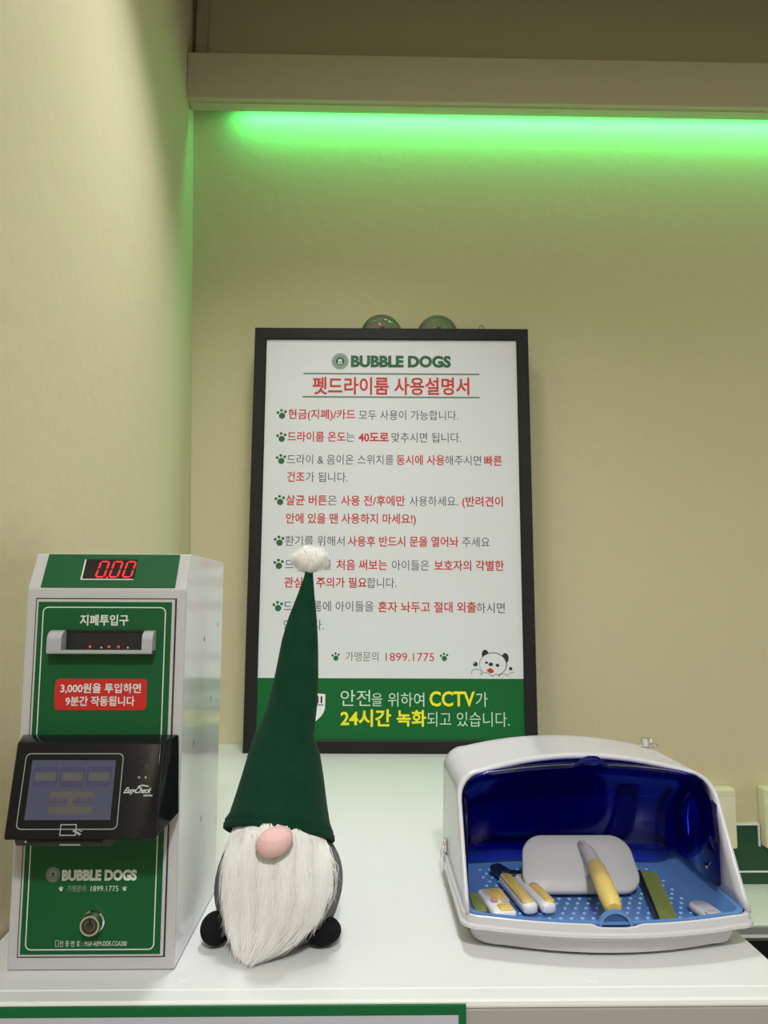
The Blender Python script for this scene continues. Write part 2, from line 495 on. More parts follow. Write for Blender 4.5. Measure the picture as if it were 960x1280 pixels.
# ================================================================== BATH UNIT BEHIND, ON THE RIGHT
bu = thing('bath_unit', 'low white bath ledge with a black basin behind the worktop', 'bath', (1.1, 1.7, 0))
def BX(m, lo, hi, mm, bev=0.0):
    m.box((lo[0] - 1.1, lo[1] - 1.7, lo[2]), (hi[0] - 1.1, hi[1] - 1.7, hi[2]), mm, bev)
b = MB(); BX(b, (0.445, 1.822, 0.728), (1.9, 2.068, 0.748), 'ledge', 0.003); BX(b, (0.445, 1.815, 0.722), (1.9, 1.8215, 0.744), 'ledge_edge', 0.001)
b.build('ledge', bu)
b = MB()
BX(b, (0.445, 1.15, 0.30), (1.9, 1.814, 0.32), 'tub')
BX(b, (0.445, 1.15, 0.32), (0.46, 1.814, 0.735), 'tub'); BX(b, (1.885, 1.15, 0.32), (1.9, 1.814, 0.735), 'tub')
BX(b, (0.46, 1.15, 0.32), (1.885, 1.165, 0.735), 'tub'); BX(b, (0.46, 1.799, 0.32), (1.885, 1.814, 0.721), 'tub')
b.build('basin', bu)
b = MB(); BX(b, (0.447, 1.152, 0.0), (1.898, 2.066, 0.2995), 'ledge', 0.003); BX(b, (0.447, 1.8145, 0.30), (1.898, 2.066, 0.7275), 'ledge')
b.build('plinth', bu)
sp = thing('splash_panel', 'dark green splash panel with white edging above the bath ledge', 'panel', (1.1, 2.06, 0.749))
b = MB()
b.box((-0.65, 0.003, 0.0), (0.8, 0.0118, 0.098), 'splash')
b.box((-0.14, 0.003, 0.098), (-0.078, 0.0118, 0.150), 'splash')
b.box((0.3, 0.003, 0.098), (0.37, 0.0118, 0.150), 'splash')
b.build('board', sp)
b = MB()
b.box((-0.65, 0.001, 0.029), (0.8, 0.003, 0.033), 'trim')
b.box((-0.143, -0.002, 0.147), (-0.078, 0.0118, 0.152), 'trim', 0.0008)
b.box((-0.143, -0.002, 0.094), (-0.139, 0.0118, 0.147), 'trim', 0.0008)
b.box((-0.5, -0.002, 0.090), (-0.139, 0.0118, 0.0945), 'trim', 0.0008)
b.box((-0.0785, -0.002, 0.094), (-0.0745, 0.0118, 0.152), 'trim', 0.0008)
b.build('edging', sp)
for i, (x0, x1) in enumerate(((0.60, 0.954), (1.028, 1.40))):
    o = thing('wall_pad', ['cream wall pad directly behind the open steriliser lid', 'cream wall pad cut off by the right edge of the photo'][i], 'wall pad', ((x0 + x1) / 2, D, 0.845), group='cream pads above the splash panel')
    h = (x1 - x0) / 2
    b = MB(); b.box((-h, -0.0405, 0), (h, -0.0005, 0.151), 'pad', 0.006, 3); b.build('cushion', o, smooth=True)
    b = MB(); b.box((-h + 0.004, -0.042, 0.132), (h - 0.004, -0.0395, 0.146), 'pad', 0.001); b.build('top_band', o)

# ================================================================== SUCTION CUPS ON THE WALL
for i, (x, lab) in enumerate(((0.0345, 'left one of two clear plastic suction cups peeking over the poster'), (0.191, 'right one of two clear plastic suction cups peeking over the poster'))):
    o = thing('suction_cup', lab, 'suction cup', (x, D, 2.211), group='suction cups above the poster')
    b = MB()
    n = 40; prof = [(0.056, -0.001), (0.0555, -0.004), (0.051, -0.010), (0.042, -0.020), (0.029, -0.029), (0.014, -0.034), (0.006, -0.0355)]
    b.loft([[(r * cos(2 * pi * k / n), h, r * sin(2 * pi * k / n)) for k in range(n)] for r, h in prof], 'clear', cap0=False)
    b.build('cup', o, smooth=True, angle=60)
    b = MB()
    b.lathe([(0.0525, -0.001), (0.0565, -0.001), (0.0570, -0.003), (0.0560, -0.0055), (0.0535, -0.0055), (0.0525, -0.001)], 'clear', 'Y', (0, 0, 0), 40)
    b.build('rim', o, smooth=True)
    b = MB(); b.lathe([(0.006, -0.035), (0.008, -0.040), (0.009, -0.046), (0.006, -0.050), (0.0005, -0.051)], 'clear', 'Y', (0, 0, 0), 20)
    b.build('nub', o, smooth=True)

# ================================================================== POSTER
PW, PH = 0.7277, 1.0964
po = thing('poster', 'black framed instruction poster with red heading and green bottom banner', 'poster', (-0.3046, 1.948, T + 0.0006), (-0.0348, 0, -0.01706))
FR = 0.0315
b = MB()
outer = [(0, 0), (PW, 0), (PW, PH), (0, PH)]
inner = [(FR, FR), (PW - FR, FR), (PW - FR, PH - FR), (FR, PH - FR)]
def pr_(pts, y): return [(x, y, z) for x, z in pts]
def insq(p, d): return [(x + (d if x < PW / 2 else -d), z + (d if z < PH / 2 else -d)) for x, z in p]
b.loft([pr_(outer, 0.022), pr_(outer, 0.001), pr_(insq(outer, 0.001), 0.0), pr_(insq(inner, -0.003), 0.0), pr_(inner, 0.002), pr_(inner, 0.020)], 'black', cap0=False, cap1=False)
b.add(pr_(insq(outer, 0.002), 0.0215), [(0, 1, 2, 3)], 'black')
b.build('frame', po)
b = MB(); b.box((FR - 0.004, 0.006, FR - 0.004), (PW - FR + 0.004, 0.010, PH - FR + 0.004), 'paper')
sheet = b.build('printed_sheet', po)
Y1, Y2, Y3 = 0.0058, 0.0056, 0.0054
b = MB(); b.box((FR - 0.003, Y1, FR - 0.003), (PW - FR + 0.003, 0.0062, 0.1811), 'p_green'); sub(b.build('banner', sheet), 'green banner along the bottom of the sheet')

def emblem(b, x, z, r, y, dy, a, c):
    """round badge: ring of colour, thin inner ring, small dog head"""
    b.disc(x, z, r, y, a, 36)
    b.ring(x, z, r * 0.86, r * 0.92, y - dy, c, 36)
    for k in range(22):                      # the badge's ring of tiny lettering reads only as ticks
        t = 2 * pi * k / 22
        b.stroke([(x + r * .68 * cos(t), z + r * .68 * sin(t)), (x + r * .79 * cos(t), z + r * .79 * sin(t))], r * .10, y - dy, c)
    b.ring(x, z, r * 0.55, r * 0.60, y - dy, c, 36)
    b.disc(x, z - r * 0.06, r * 0.34, y - dy, c, 24)
    b.disc(x - r * 0.31, z - r * 0.02, r * 0.11, y - 2 * dy, a, 14, r * 0.22)
    b.disc(x + r * 0.31, z - r * 0.02, r * 0.11, y - 2 * dy, a, 14, r * 0.22)
    b.disc(x, z - r * 0.10, r * 0.09, y - 2 * dy, a, 12)
    b.disc(x, z - r * 0.32, r * 0.07, y - 2 * dy, a, 12, r * 0.16)
b = MB(); emblem(b, 0.2273, 1.0057, 0.0222, Y1, 0.0002, 'p_dkgreen', 'paper'); b.build('emblem', sheet)
b = MB(); b.text('BUBBLE DOGS', 0.2559, 0.5220, 1.0066, 0.0415, Y1, 'p_dkgreen', 0.055); sub(b.build('shop_lettering', sheet), 'dark green bold shop lettering')
b = MB()
b.text('펫드라이룸 사용설명서', 0.1554, 0.5699, 0.9385, 0.0515, Y1, 'p_red', 0.022)
b.stroke([(0.1305, 0.9715), (0.5968, 0.9715)], 0.0040, Y1, 'p_rule'); b.stroke([(0.1296, 0.9078), (0.5969, 0.9078)], 0.0040, Y1, 'p_rule')
sub(b.build('heading', sheet), 'red heading between two thin green rules')
for L in LINES:
    b = MB()
    for t, x0, x1, z, k in L:
        b.text(t, x0, x1, z, 0.0292, Y1, 'p_red' if k else 'p_grey', BOLD[k])
    b.build('instruction_line', sheet)
def paw(b, x, z, s, y, m, m2=None):
    b.disc(x + 0.3 * s, z - 2.2 * s, 3.8 * s, y, m, 20)
    for dx, dz in ((-4.7, 1.7), (-0.5, 4.5), (4.2, 2.8)):
        b.disc(x + dx * s, z + dz * s, 1.75 * s, y, m2 or m, 14)
for x, z in ((.0760, .8608), (.0764, .7984), (.0768, .7398), (.0762, .6314), (.0772, .5257), (.0771, .4663), (.0776, .3591)):
    b = MB(); paw(b, x, z, 0.00218, Y1, 'p_dkgreen'); b.build('paw_bullet', sheet)
b = MB()
b.text('가맹문의', .2507, .3328, .2348, 0.0262, Y1, 'p_rule', 0.0)
b.text('1899.1775', .3508, .4730, .2344, 0.0290, Y1, 'p_red', 0.0)
for x in (.2257, .4980): paw(b, x, .2342, 0.00170, Y1, 'p_dkgreen')
sub(b.build('phone_line', sheet), 'phone number line between two paws')
b = MB()
b.text('안전', .2391, .3134, .1331, 0.0440, Y2, 'p_pale', 0.0)
b.text('을', .3164, .3432, .1293, 0.0355, Y2, 'p_pale', 0.0)
b.text('위하여', .3571, .4475, .1296, 0.0380, Y2, 'p_pale', 0.0)
b.text('CCTV', .4605, .5738, .1325, 0.0500, Y2, 'p_yellow', 0.022)
b.text('가', .5757, .6056, .1303, 0.0395, Y2, 'p_pale', 0.0)
b.text('24시간', .2397, .3652, .0849, 0.0440, Y2, 'p_yellow', 0.026)
b.text('녹화', .3790, .4523, .0845, 0.0420, Y2, 'p_yellow', 0.026)
b.text('되고 있습니다.', .4543, .6593, .0825, 0.0395, Y2, 'p_pale', -0.004)
sub(b.build('banner_text', sheet), 'white and yellow lettering on the green banner')
b = MB()
def shield(cx, zt, w, h):
    pts = [(cx - w, zt), (cx, zt + 0.004), (cx + w, zt)]
    for k in range(1, 9):
        t = k / 8; pts.append((cx + w * (1 - t ** 2.2), zt - h * (0.35 + 0.65 * t) if t > 0 else zt))
    pts[-1] = (cx, zt - h)
    for k in range(7, 0, -1):
        t = k / 8; pts.append((cx - w * (1 - t ** 2.2), zt - h * (0.35 + 0.65 * t)))
    return pts
b.poly(shield(0.158, 0.142, 0.043, 0.078), Y2, 'p_white')
for k in range(8): b.stroke([(0.125 + k * 0.0095, 0.120), (0.125 + k * 0.0095, 0.137)], 0.0045, Y3, 'p_black')
b.stroke([(0.119, 0.116), (0.197, 0.116)], 0.0022, Y3, 'p_green')
b.stroke([(0.158, 0.113), (0.158, 0.070)], 0.0022, Y3, 'p_green')
sub(b.build('shield_emblem', sheet), 'white shield emblem half hidden by the hat')
# little puppy head in soap suds
b = MB()
def PX(x, y): return (0.5725 + (x - 593) * 0.002 , 0.1849 + (847 - y) * 0.00203)
def pz(u, v): # crop coordinates of the 100x60 px detail, 9.6 px per px
    return PX(570 + u / 9.6, 800 + v / 9.6)
cx, cz = pz(452, 300)
b.disc(*pz(358, 185), 0.0085, Y1, 'p_black', 20, 0.0115)
b.disc(*pz(600, 228), 0.0085, Y1, 'p_black', 20, 0.0125)
b.disc(cx, cz, 0.0345, Y2, 'p_black', 40, 0.0290)
b.disc(cx - 0.0006, cz - 0.0004, 0.0330, Y3, 'paper', 40, 0.0276)
Y4 = 0.0052
b.disc(*pz(372, 283), 0.0042, Y4, 'p_black', 14, 0.0028); b.disc(*pz(424, 302), 0.0056, Y4, 'p_black', 16, 0.0046); b.disc(*pz(504, 313), 0.0048, Y4, 'p_black', 14, 0.0040)
b.poly([pz(370, 375), pz(395, 395), pz(420, 408), pz(448, 398), pz(465, 380), pz(440, 358), pz(412, 343), pz(388, 358)], Y4, 'p_red')
suds = []
arcs = [((250, 400), 62, 45, 200, -20), ((355, 440), 60, 42, 165, 15), ((485, 450), 45, 32, 165, 10), ((570, 455), 60, 42, 160, 20), ((700, 440), 75, 45, 165, 85)]
for (c, rx, rz, a0, a1) in arcs:
    suds += [pz(c[0] + rx * cos(radians(a0 + (a1 - a0) * k / 8)), c[1] - rz * sin(radians(a0 + (a1 - a0) * k / 8))) for k in range(9)]
b.poly([(p[0], p[1] - 0.0005) for p in suds[6:]] + [pz(640, 470), pz(310, 470)], 0.00515, 'paper')
b.stroke(suds, 0.0010, 0.0051, 'p_black')
b.disc(*pz(238, 300), 0.0058, Y2, 'p_black', 20); b.disc(*pz(228, 290), 0.0016, Y3, 'paper', 10)
b.disc(*pz(662, 352), 0.0042, Y2, 'p_black', 16)
sub(b.build('puppy_drawing', sheet), 'black and white puppy head drawing in suds')
b = MB()
lp = [(0.606 + 0.006 * cos(a), 0.012, PH + 0.005 + 0.009 * sin(a)) for a in [pi * (-0.25 + 1.5 * k / 12) for k in range(13)]]
b.tube(lp, 0.0011, 'chrome_dk', 6); b.build('hanging_loop', po, smooth=True)

# ================================================================== PAY MACHINE
MX, MY = -0.2812, 0.840
pm = thing('pay_machine', 'grey and green coin box style pay machine with red digits', 'payment machine', (MX, MY, T + 0.0005))
HW = 0.0853
# side profile (y, z) relative to root
prof = [(0, 0), (0, 0.388), (0.020, 0.4275), (0.212, 0.4275), (0.212, 0)]
b = MB()
bmx = bmesh.new()
L = [bmx.verts.new((-HW, y, z)) for y, z in prof]; R = [bmx.verts.new((HW, y, z)) for y, z in prof]
bmx.faces.new(L); bmx.faces.new(R[::-1])
for i in range(5):
    j = (i + 1) % 5
    bmx.faces.new((L[j], L[i], R[i], R[j]))
bmesh.ops.recalc_face_normals(bmx, faces=bmx.faces)
bmesh.ops.bevel(bmx, geom=list(bmx.edges), offset=0.0016, segments=2, affect='EDGES', profile=0.5)
# split: side faces glossy white, rest grey
ks = b.mi('m_side'); kg = b.mi('m_grey')
bmx.verts.index_update()
off = len(b.v); b.v += [v.co[:] for v in bmx.verts]
for f in bmx.faces:
    b.f.append(tuple(v.index + off for v in f.verts)); b.m.append(ks if abs(f.normal.x) > 0.98 else kg)
bmx.free()
b.build('housing', pm)
# tiny slots punched in the right side
for y, z in ((0.150, 0.254), (0.058, 0.216), (0.180, 0.345), (0.110, 0.119), (0.1, 0.330)):
    b = MB(); b.box((HW - 0.001, y - 0.0011, z - 0.0032), (HW + 0.0003, y + 0.0011, z + 0.0032), 'gap', 0.0004); b.build('side_slot', pm)
# sloped green display panel; local frame along the slope
sl = sqrt(0.020 ** 2 + 0.0395 ** 2); ang = math.atan2(0.020, 0.0395)
def slope_obj(bb, name, parent, **k):
    bb.v = [(x, (y * cos(ang) + z * sin(ang)), 0.388 + (z * cos(ang) - y * sin(ang))) for x, y, z in bb.v]
    return bb.build(name, parent, **k)
b = MB(); b.box((-0.0715, -0.0012, 0.0018), (0.0728, 0.001, sl - 0.0012), 'm_green', 0.0004)
dp = slope_obj(b, 'display_panel', pm)
b = MB()
b.box((-0.0305, -0.0016, 0.0108), (0.0265, -0.0010, 0.0362), 'm_text')
b.box((-0.0288, -0.0019, 0.0120), (0.0270, -0.0012, 0.0362), 'led_win')
slope_obj(b, 'display_window', dp)
def digit(x, segs):
    b = MB(); h, w_, t, sl_ = 0.0096, 0.0090, 0.0018, 0.14
    zc = 0.0236
    def q(px, pz_): return (x + px + (pz_) * sl_, -0.0022, zc + pz_)
    S7 = {'a': ((0, h), (w_, h)), 'b': ((w_, h), (w_, 0)), 'c': ((w_, 0), (w_, -h)), 'd': ((0, -h), (w_, -h)), 'e': ((0, -h), (0, 0)), 'f': ((0, 0), (0, h)), 'g': ((0, 0), (w_, 0))}
    for s_ in segs:
        (ax, az), (bx_, bz) = S7[s_]
        if ax == bx_:
            lo_, hi_ = min(az, bz) + 0.0006, max(az, bz) - 0.0006
            P = [(ax - t / 2, lo_ + t / 2), (ax, lo_), (ax + t / 2, lo_ + t / 2), (ax + t / 2, hi_ - t / 2), (ax, hi_), (ax - t / 2, hi_ - t / 2)]
        else:
            lo_, hi_ = ax + 0.0006, bx_ - 0.0006
            P = [(lo_, az), (lo_ + t / 2, az - t / 2), (hi_ - t / 2, az - t / 2), (hi_, az), (hi_ - t / 2, az + t / 2), (lo_ + t / 2, az + t / 2)]
        P = [(p[0] - w_ / 2, p[1]) for p in P]
        b.add([q(*p) for p in P], [tuple(range(6))], 'led_red')
    return b
for i, x in enumerate((-0.0088, 0.0058, 0.0202)):
    bb = digit(x, 'abcdef')
    if i == 0:
        bb.disc(x + 0.0068, 0.0133, 0.0011, -0.0022, 'led_red', 10)
    slope_obj(bb, 'display_digit', dp)
# front door
x0, x1, z0, z1 = -0.0752, 0.0755, 0.0128, 0.3785
b = MB()
b.box((x0, -0.0005, z0), (x1, 0.001, z1), 'gap')
b.box((x0 + 0.0016, -0.0028, z0 + 0.0016), (x1 - 0.0016, 0.001, z1 - 0.0012), 'm_grey', 0.0007)
door = b.build('front_door', pm)
b = MB(); b.box((x0 + 0.0040, -0.0034, z0 + 0.0040), (x1 - 0.0045, -0.0027, z1 - 0.0040), 'm_green', 0.0002)
b.outline(x0 + 0.0090, z0 + 0.0082, x1 - 0.0105, z1 - 0.0092, 0.006, 0.0011, -0.0036, 'm_text')
sub(b.build('green_label', door), 'green printed face with a thin pale outline')
b = MB()
yl = -0.0037
b.text('지폐투입구', -0.0262, 0.0254, 0.3553, 0.0125, yl, 'm_text', 0.02)
b.build('slot_caption', door)
b = MB()
b.poly(rr(-0.0490, 0.2610, 0.0478, 0.2935, 0.0045), yl, 'm_red')
b.text('3,000원을 투입하면', -0.0432, 0.0414, 0.2838, 0.0108, -0.0039, 'm_text', 0.02)
b.text('9분간 작동됩니다', -0.0372, 0.0355, 0.2704, 0.0108, -0.0039, 'm_text', 0.02)
sub(b.build('red_notice', door), 'red rounded notice with pale lettering')
b = MB()
emblem(b, -0.0414, 0.0950, 0.0073, yl, 0.00012, 'm_dimtext', 'm_green')
b.text('BUBBLE DOGS', -0.0322, 0.0446, 0.0945, 0.0136, yl, 'm_text', 0.055)
b.text('가맹문의', -0.0262, -0.0072, 0.0812, 0.0068, yl, 'm_dimtext', 0.0)
b.text('1899.1775', -0.0020, 0.0262, 0.0812, 0.0078, yl, 'm_text', -0.005)
paw(b, -0.0325, 0.0810, 0.00038, yl, 'm_text'); paw(b, 0.0325, 0.0810, 0.00038, yl, 'm_text')
b.build('shop_print', door)
b = MB()
b.outline(-0.0358, 0.0242, -0.0318, 0.0310, 0.0004, 0.0008, yl, 'm_dimtext')
b.text('인 증 번 호 :', -0.0310, -0.0080, 0.0275, 0.0066, yl, 'm_text', 0.0)
b.text('MSIP-REM-DDE-CGA200', -0.0058, 0.0370, 0.0275, 0.0066, yl, 'm_text', 0.0)
b.build('approval_print', door)
# bill slot
b = MB()
b.poly([(-0.040, 0.3245), (0.040, 0.3245), (0.040, 0.3440), (-0.040, 0.3440)], -0.0038, 'slot')
b.box((-0.0405, -0.006, 0.3432), (0.0425, -0.0030, 0.3450), 'slot')
slot = b.build('bill_slot', pm)
b = MB()
for x, s_ in ((-0.0545, 1), (0.0445, -1)):
    pts = []
    for k in range(9):
        a = pi / 2 + (pi / 2) * k / 8
        pts.append((-0.006 + 0.012 * cos(a) * 1.0, 0.3345 + 0.0100 * sin(a)))
    P = [(-0.003, 0.3445)] + pts + [(-0.018, 0.3215), (-0.003, 0.3215)]
    w_ = 0.0150 if s_ > 0 else 0.0110
    b.loft([[(x, p[0], p[1]) for p in P], [(x + w_, p[0], p[1]) for p in P]], 'bez')
b.hexa([(-0.0545, -0.0185, 0.3205), (0.0555, -0.0185, 0.3205), (0.0555, -0.003, 0.3205), (-0.0545, -0.003, 0.3205),
        (-0.0545, -0.0190, 0.3240), (0.0555, -0.0190, 0.3240), (0.0555, -0.003, 0.3240), (-0.0545, -0.003, 0.3240)], 'bez', 0.0008)
sub(b.build('slot_guide', slot, smooth=True), 'grey plastic guide around the bill slot')
b = MB()
for x in (-0.014, 0.006, 0.016): b.disc(x, 0.3272, 0.0014, -0.0041, 'led_dot', 10)
for x in (-0.002, 0.026): b.disc(x, 0.3262, 0.0009, -0.0041, 'm_text', 10)
sub(b.build('indicator_lights', slot), 'tiny red lights deep in the slot')
# key lock
b = MB()
b.lathe([(0.0118, -0.0036), (0.0118, -0.0055), (0.0105, -0.0070), (0.0105, -0.0138), (0.0098, -0.0153), (0.0082, -0.0153), (0.0078, -0.0143), (0.0005, -0.0143)], 'chrome', 'Y', (0.0022, 0, 0.0488), 36)
lk = sub(b.build('key_lock', pm, smooth=True), 'round chrome key lock')
b = MB(); b.lathe([(0.0077, -0.0142), (0.0077, -0.0146), (0.0050, -0.0146), (0.0048, -0.0140), (0.0046, -0.0144), (0.0003, -0.0144)], 'chrome_dk', 'Y', (0.0022, 0, 0.0488), 28)
b.box((0.0012, -0.0150, 0.0498), (0.0032, -0.0143, 0.0560), 'slot')
b.build('keyway', lk, smooth=True)
# card terminal: glossy black box tilted outwards at the bottom
FTL, FTR, FBL, FBR = (-0.0745, -0.028, 0.2322), (0.0722, -0.028, 0.2322), (-0.0700, -0.058, 0.1450), (0.0762, -0.058, 0.1450)
b = MB()
b.hexa([FBL, FBR, (0.0865, -0.0045, 0.1560), (-0.0790, -0.0045, 0.1560), FTL, FTR, (0.0840, -0.0045, 0.2365), (-0.0800, -0.0045, 0.2365)], 'term', 0.0022, 3)
ter = sub(b.build('card_terminal', pm, smooth=True, angle=50), 'glossy black card terminal with a small touch screen')
TL_, TR_, BL_, BR_ = map(Vector, (FTL, FTR, FBL, FBR))
nrm = (TR_ - TL_).cross(BL_ - TL_).normalized()
if nrm.y > 0: nrm = -nrm
def face_obj(bb, name, parent):
    vs = []
    for x, y, z in bb.v:          # x = u (0..1), z = v down (0..1), y = lift (mm)
        p = (TL_ * (1 - x) + TR_ * x) * (1 - z) + (BL_ * (1 - x) + BR_ * x) * z
        vs.append(tuple(p + nrm * (y * 0.001)))
    bb.v = vs
    return bb.build(name, parent)
def fr(u0, v0, u1, v1, r): # rounded rect, aspect corrected
    return [(u0 + (u1 - u0) * p[0], v0 + (v1 - v0) * p[1] / ((v1 - v0) / (u1 - u0) * 0.62)) for p in rr(0, 0, 1, (v1 - v0) / (u1 - u0) * 0.62, r)]
b = MB()
b.poly([(0.121, 0.19), (0.692, 0.19), (0.692, 0.80), (0.121, 0.80)], 0.3, 'scr')
for k in range(3):
    u0 = 0.140 + k * 0.182
    b.poly(fr(u0, 0.255, u0 + 0.168, 0.470, 0.16), 0.4, 'scr_v')
    b.poly([(u0 + 0.012, 0.315), (u0 + 0.156, 0.315), (u0 + 0.156, 0.405), (u0 + 0.012, 0.405)], 0.5, 'scr_y')
    for j in range(5):
        b.stroke([(u0 + 0.03 + j * 0.024, 0.335), (u0 + 0.03 + j * 0.024, 0.385)], 0.012, 0.55, 'scr_l')
b.poly([(0.27, 0.515), (0.565, 0.515), (0.565, 0.735), (0.27, 0.735)], 0.4, 'scr_y')
b.poly(fr(0.245, 0.575, 0.395, 0.665, 0.2), 0.5, 'scr_p'); b.poly(fr(0.425, 0.575, 0.575, 0.665, 0.2), 0.5, 'scr_p')
face_obj(b, 'touch_screen', ter)
b = MB()
o_ = fr(0.072, 0.117, 0.743, 0.895, 0.05); i_ = fr(0.0775, 0.126, 0.7375, 0.886, 0.045)
b.band(o_, i_, 0.3, 'm_dimtext')
b.band(fr(0.365, 0.84, 0.475, 0.955, 0.02), fr(0.372, 0.851, 0.468, 0.944, 0.02), 0.4, 'm_dimtext')
b.stroke([(0.455, 0.90), (0.505, 0.945)], 0.02, 0.45, 'm_dimtext'); b.stroke([(0.475, 0.885), (0.515, 0.915)], 0.008, 0.45, 'm_dimtext')
face_obj(b, 'screen_outline', ter)
b = MB()
vs_, fs_ = glyphs('EasyCheck', 0.008)
xa = min(v[0] for v in vs_); xb = max(v[0] for v in vs_)
b.add([(0.763 + (v[0] - xa) / (xb - xa) * 0.178 + 0.03 * v[1], 0.3, 0.530 - v[1] * 0.082) for v in vs_], fs_, 'm_text')
b.stroke([(0.858, 0.468), (0.885, 0.450), (0.930, 0.462)], 0.010, 0.3, 'm_text')
b.stroke([(0.90, 0.555), (0.96, 0.555)], 0.018, 0.3, 'm_dimtext')
b.disc(0.860, 0.370, 0.008, 0.3, 'm_dimtext', 10, 0.012); b.disc(0.905, 0.370, 0.008, 0.3, 'm_dimtext', 10, 0.012)
b.stroke([(0.862, 0.205), (0.91, 0.205)], 0.006, 0.3, 'term2')
b.poly([(0.895, 0.235), (0.94, 0.235), (0.94, 0.29), (0.895, 0.29)], 0.3, 'slot')
face_obj(b, 'terminal_print', ter)
b = MB()
b.hexa([(-0.0600, -0.054, 0.1385), (0.0320, -0.054, 0.1385), (0.045, -0.0045, 0.1385), (-0.0620, -0.0045, 0.1385),
        (-0.0605, -0.057, 0.1475), (0.0420, -0.057, 0.1475), (0.055, -0.0045, 0.1560), (-0.0625, -0.0045, 0.1560)], 'term2', 0.0015)
b.box((-0.048, -0.0585, 0.1425), (0.025, -0.0550, 0.1438), 'slot')
b.disc(-0.048, 0.1442, 0.0011, -0.0590, 'm_dimtext', 8)
b.stroke([(-0.016, 0.1408), (0.004, 0.1408)], 0.0016, -0.0572, 'm_dimtext')
b.build('card_slot', ter)

# ================================================================== PLUSH GNOME
GX, GY = -0.100, 0.930
gn = thing('plush_gnome', 'plush gnome in a tall green hat with a long white beard', 'plush toy', (GX, GY, T + 0.0005))
def gshape(p, q):
    return Vector((p.x * (1 + 0.06 * max(0, -q.z)), p.y, p.z))
b = MB()
def body_fn(p, q):
    z = p.z
    if z < -0.052: z = -0.052 + (z + 0.052) * 0.03
    wob = 1 + 0.015 * sin(3 * math.atan2(q.y, q.x) + 4 * q.z)
    return Vector((p.x * wob, p.y * wob, z))
b.ell((0.0, 0.0, 0.0535), (0.0735, 0.070, 0.074), 'felt', 40, 24, body_fn)
b.build('body', gn, smooth=True, angle=180)
# hat: loft of leaning rings, brim higher at the front
HS = [(1.205, -.1630, -.0372, 0.064), (1.225, -.1572, -.0412, 0.061), (1.246, -.1516, -.0455, 0.055), (1.275, -.1440, -.0503, 0.048), (1.30, -.1372, -.0547, 0.042), (1.3186, -.1312, -.0622, 0.036),
      (1.335, -.1242, -.0604, 0.034), (1.355, -.1170, -.0585, 0.031), (1.39, -.1090, -.0578, 0.027), (1.43, -.1016, -.0587, 0.023), (1.4548, -.0949, -.0605, 0.018), (1.4844, -.0837, -.0638, 0.0108), (1.505, -.0765, -.0655, 0.006), (1.518, -.0740, -.0664, 0.004)]
def hat_ring(z, xl, xr, ry, grow=0.0, dz=0.0, f=1.0, n=48):
    cx, hx = (xl + xr) / 2 - GX, (xr - xl) / 2 + grow
    r = []
    for k in range(n):
        a = 2 * pi * k / n
        front = max(0.0, -sin(a)); x = cos(a)
        zz = z - T + f * (0.027 * (-sin(a)) - 0.0068 * x) + dz
        wr = 1 + 0.010 * sin(5 * a + z * 60) * (0.4 + f)
        r.append((cx + hx * x * wr, sin(a) * (ry + grow) * wr, zz))
    return r
b = MB()
rings = []
z, xl, xr, ry = HS[0]
rings.append(hat_ring(z, xl, xr, ry, -0.006, 0.004))
rings.append(hat_ring(z, xl, xr, ry, -0.001, -0.001))
rings.append(hat_ring(z, xl, xr, ry, 0.0012, 0.001))
rings.append(hat_ring(z, xl, xr, ry, 0.0008, 0.0065))
rings.append(hat_ring(z, xl, xr, ry, -0.0010, 0.0080))
rings.append(hat_ring(z, xl, xr, ry, -0.0004, 0.0100))
for i, (z, xl, xr, ry) in enumerate(HS[1:]):
    rings.append(hat_ring(z, xl, xr, ry, 0, 0, max(0.0, 1 - (z - 1.205) / 0.14)))
b.loft(rings, 'hat')
hat = b.build('hat', gn, smooth=True, angle=180)
# pompom: lumpy ball plus short fluff
b = MB()
PC = Vector((-0.0697 - GX, 0.0, 1.5262 - T))
rnd = random.Random(3)
def pom_r(d):
    return 1 + 0.06 * sin(5 * d.x + 2 * d.y) * sin(4 * d.z + 1) + 0.04 * sin(9 * d.x - 6 * d.z + 2)
b.ell(PC, (0.0215, 0.0195, 0.0155), 'pom', 32, 20, lambda p, q: p * pom_r(q))
def strand(mb, pts, r0, m, out=None):
    """a tapering three sided hair"""
    n = len(pts); base = len(mb.v); k = mb.mi(m)
    t = (pts[-1] - pts[0]).normalized()
    out = out or Vector((0.3, -1, 0.2))
    a = t.cross(out).normalized(); c = a.cross(t)
    if c.dot(out) < 0: c = -c
    for i, p in enumerate(pts):
        r = r0 * (1 - i / (n - 1)) ** 0.7 + 0.00003
        for j in range(3):
            mb.v.append(tuple(p + a * (r * cos(0.5236 + 2.0944 * j)) + c * (0.7 * r * sin(0.5236 + 2.0944 * j))))
    for i in range(n - 1):
        for j in range(3):
            j2 = (j + 1) % 3
            mb.f.append((base + 3 * i + j, base + 3 * i + j2, base + 3 * i + 3 + j2, base + 3 * i + 3 + j)); mb.m.append(k)
for _ in range(2600):
    d = Vector((rnd.gauss(0, 1), rnd.gauss(0, 1), rnd.gauss(0, 1))).normalized()
    p = Vector((d.x * 0.0212, d.y * 0.0192, d.z * 0.0152)) * pom_r(d) + PC
    t = (d + Vector((rnd.uniform(-.8, .8), rnd.uniform(-.8, .8), rnd.uniform(-.8, .8)))).normalized()
    l = rnd.uniform(0.0015, 0.0034)
    strand(b, [p, p + t * l * .6, p + t * l + Vector((rnd.uniform(-.001, .001), 0, rnd.uniform(-.001, .001)))], 0.00022, 'pom')
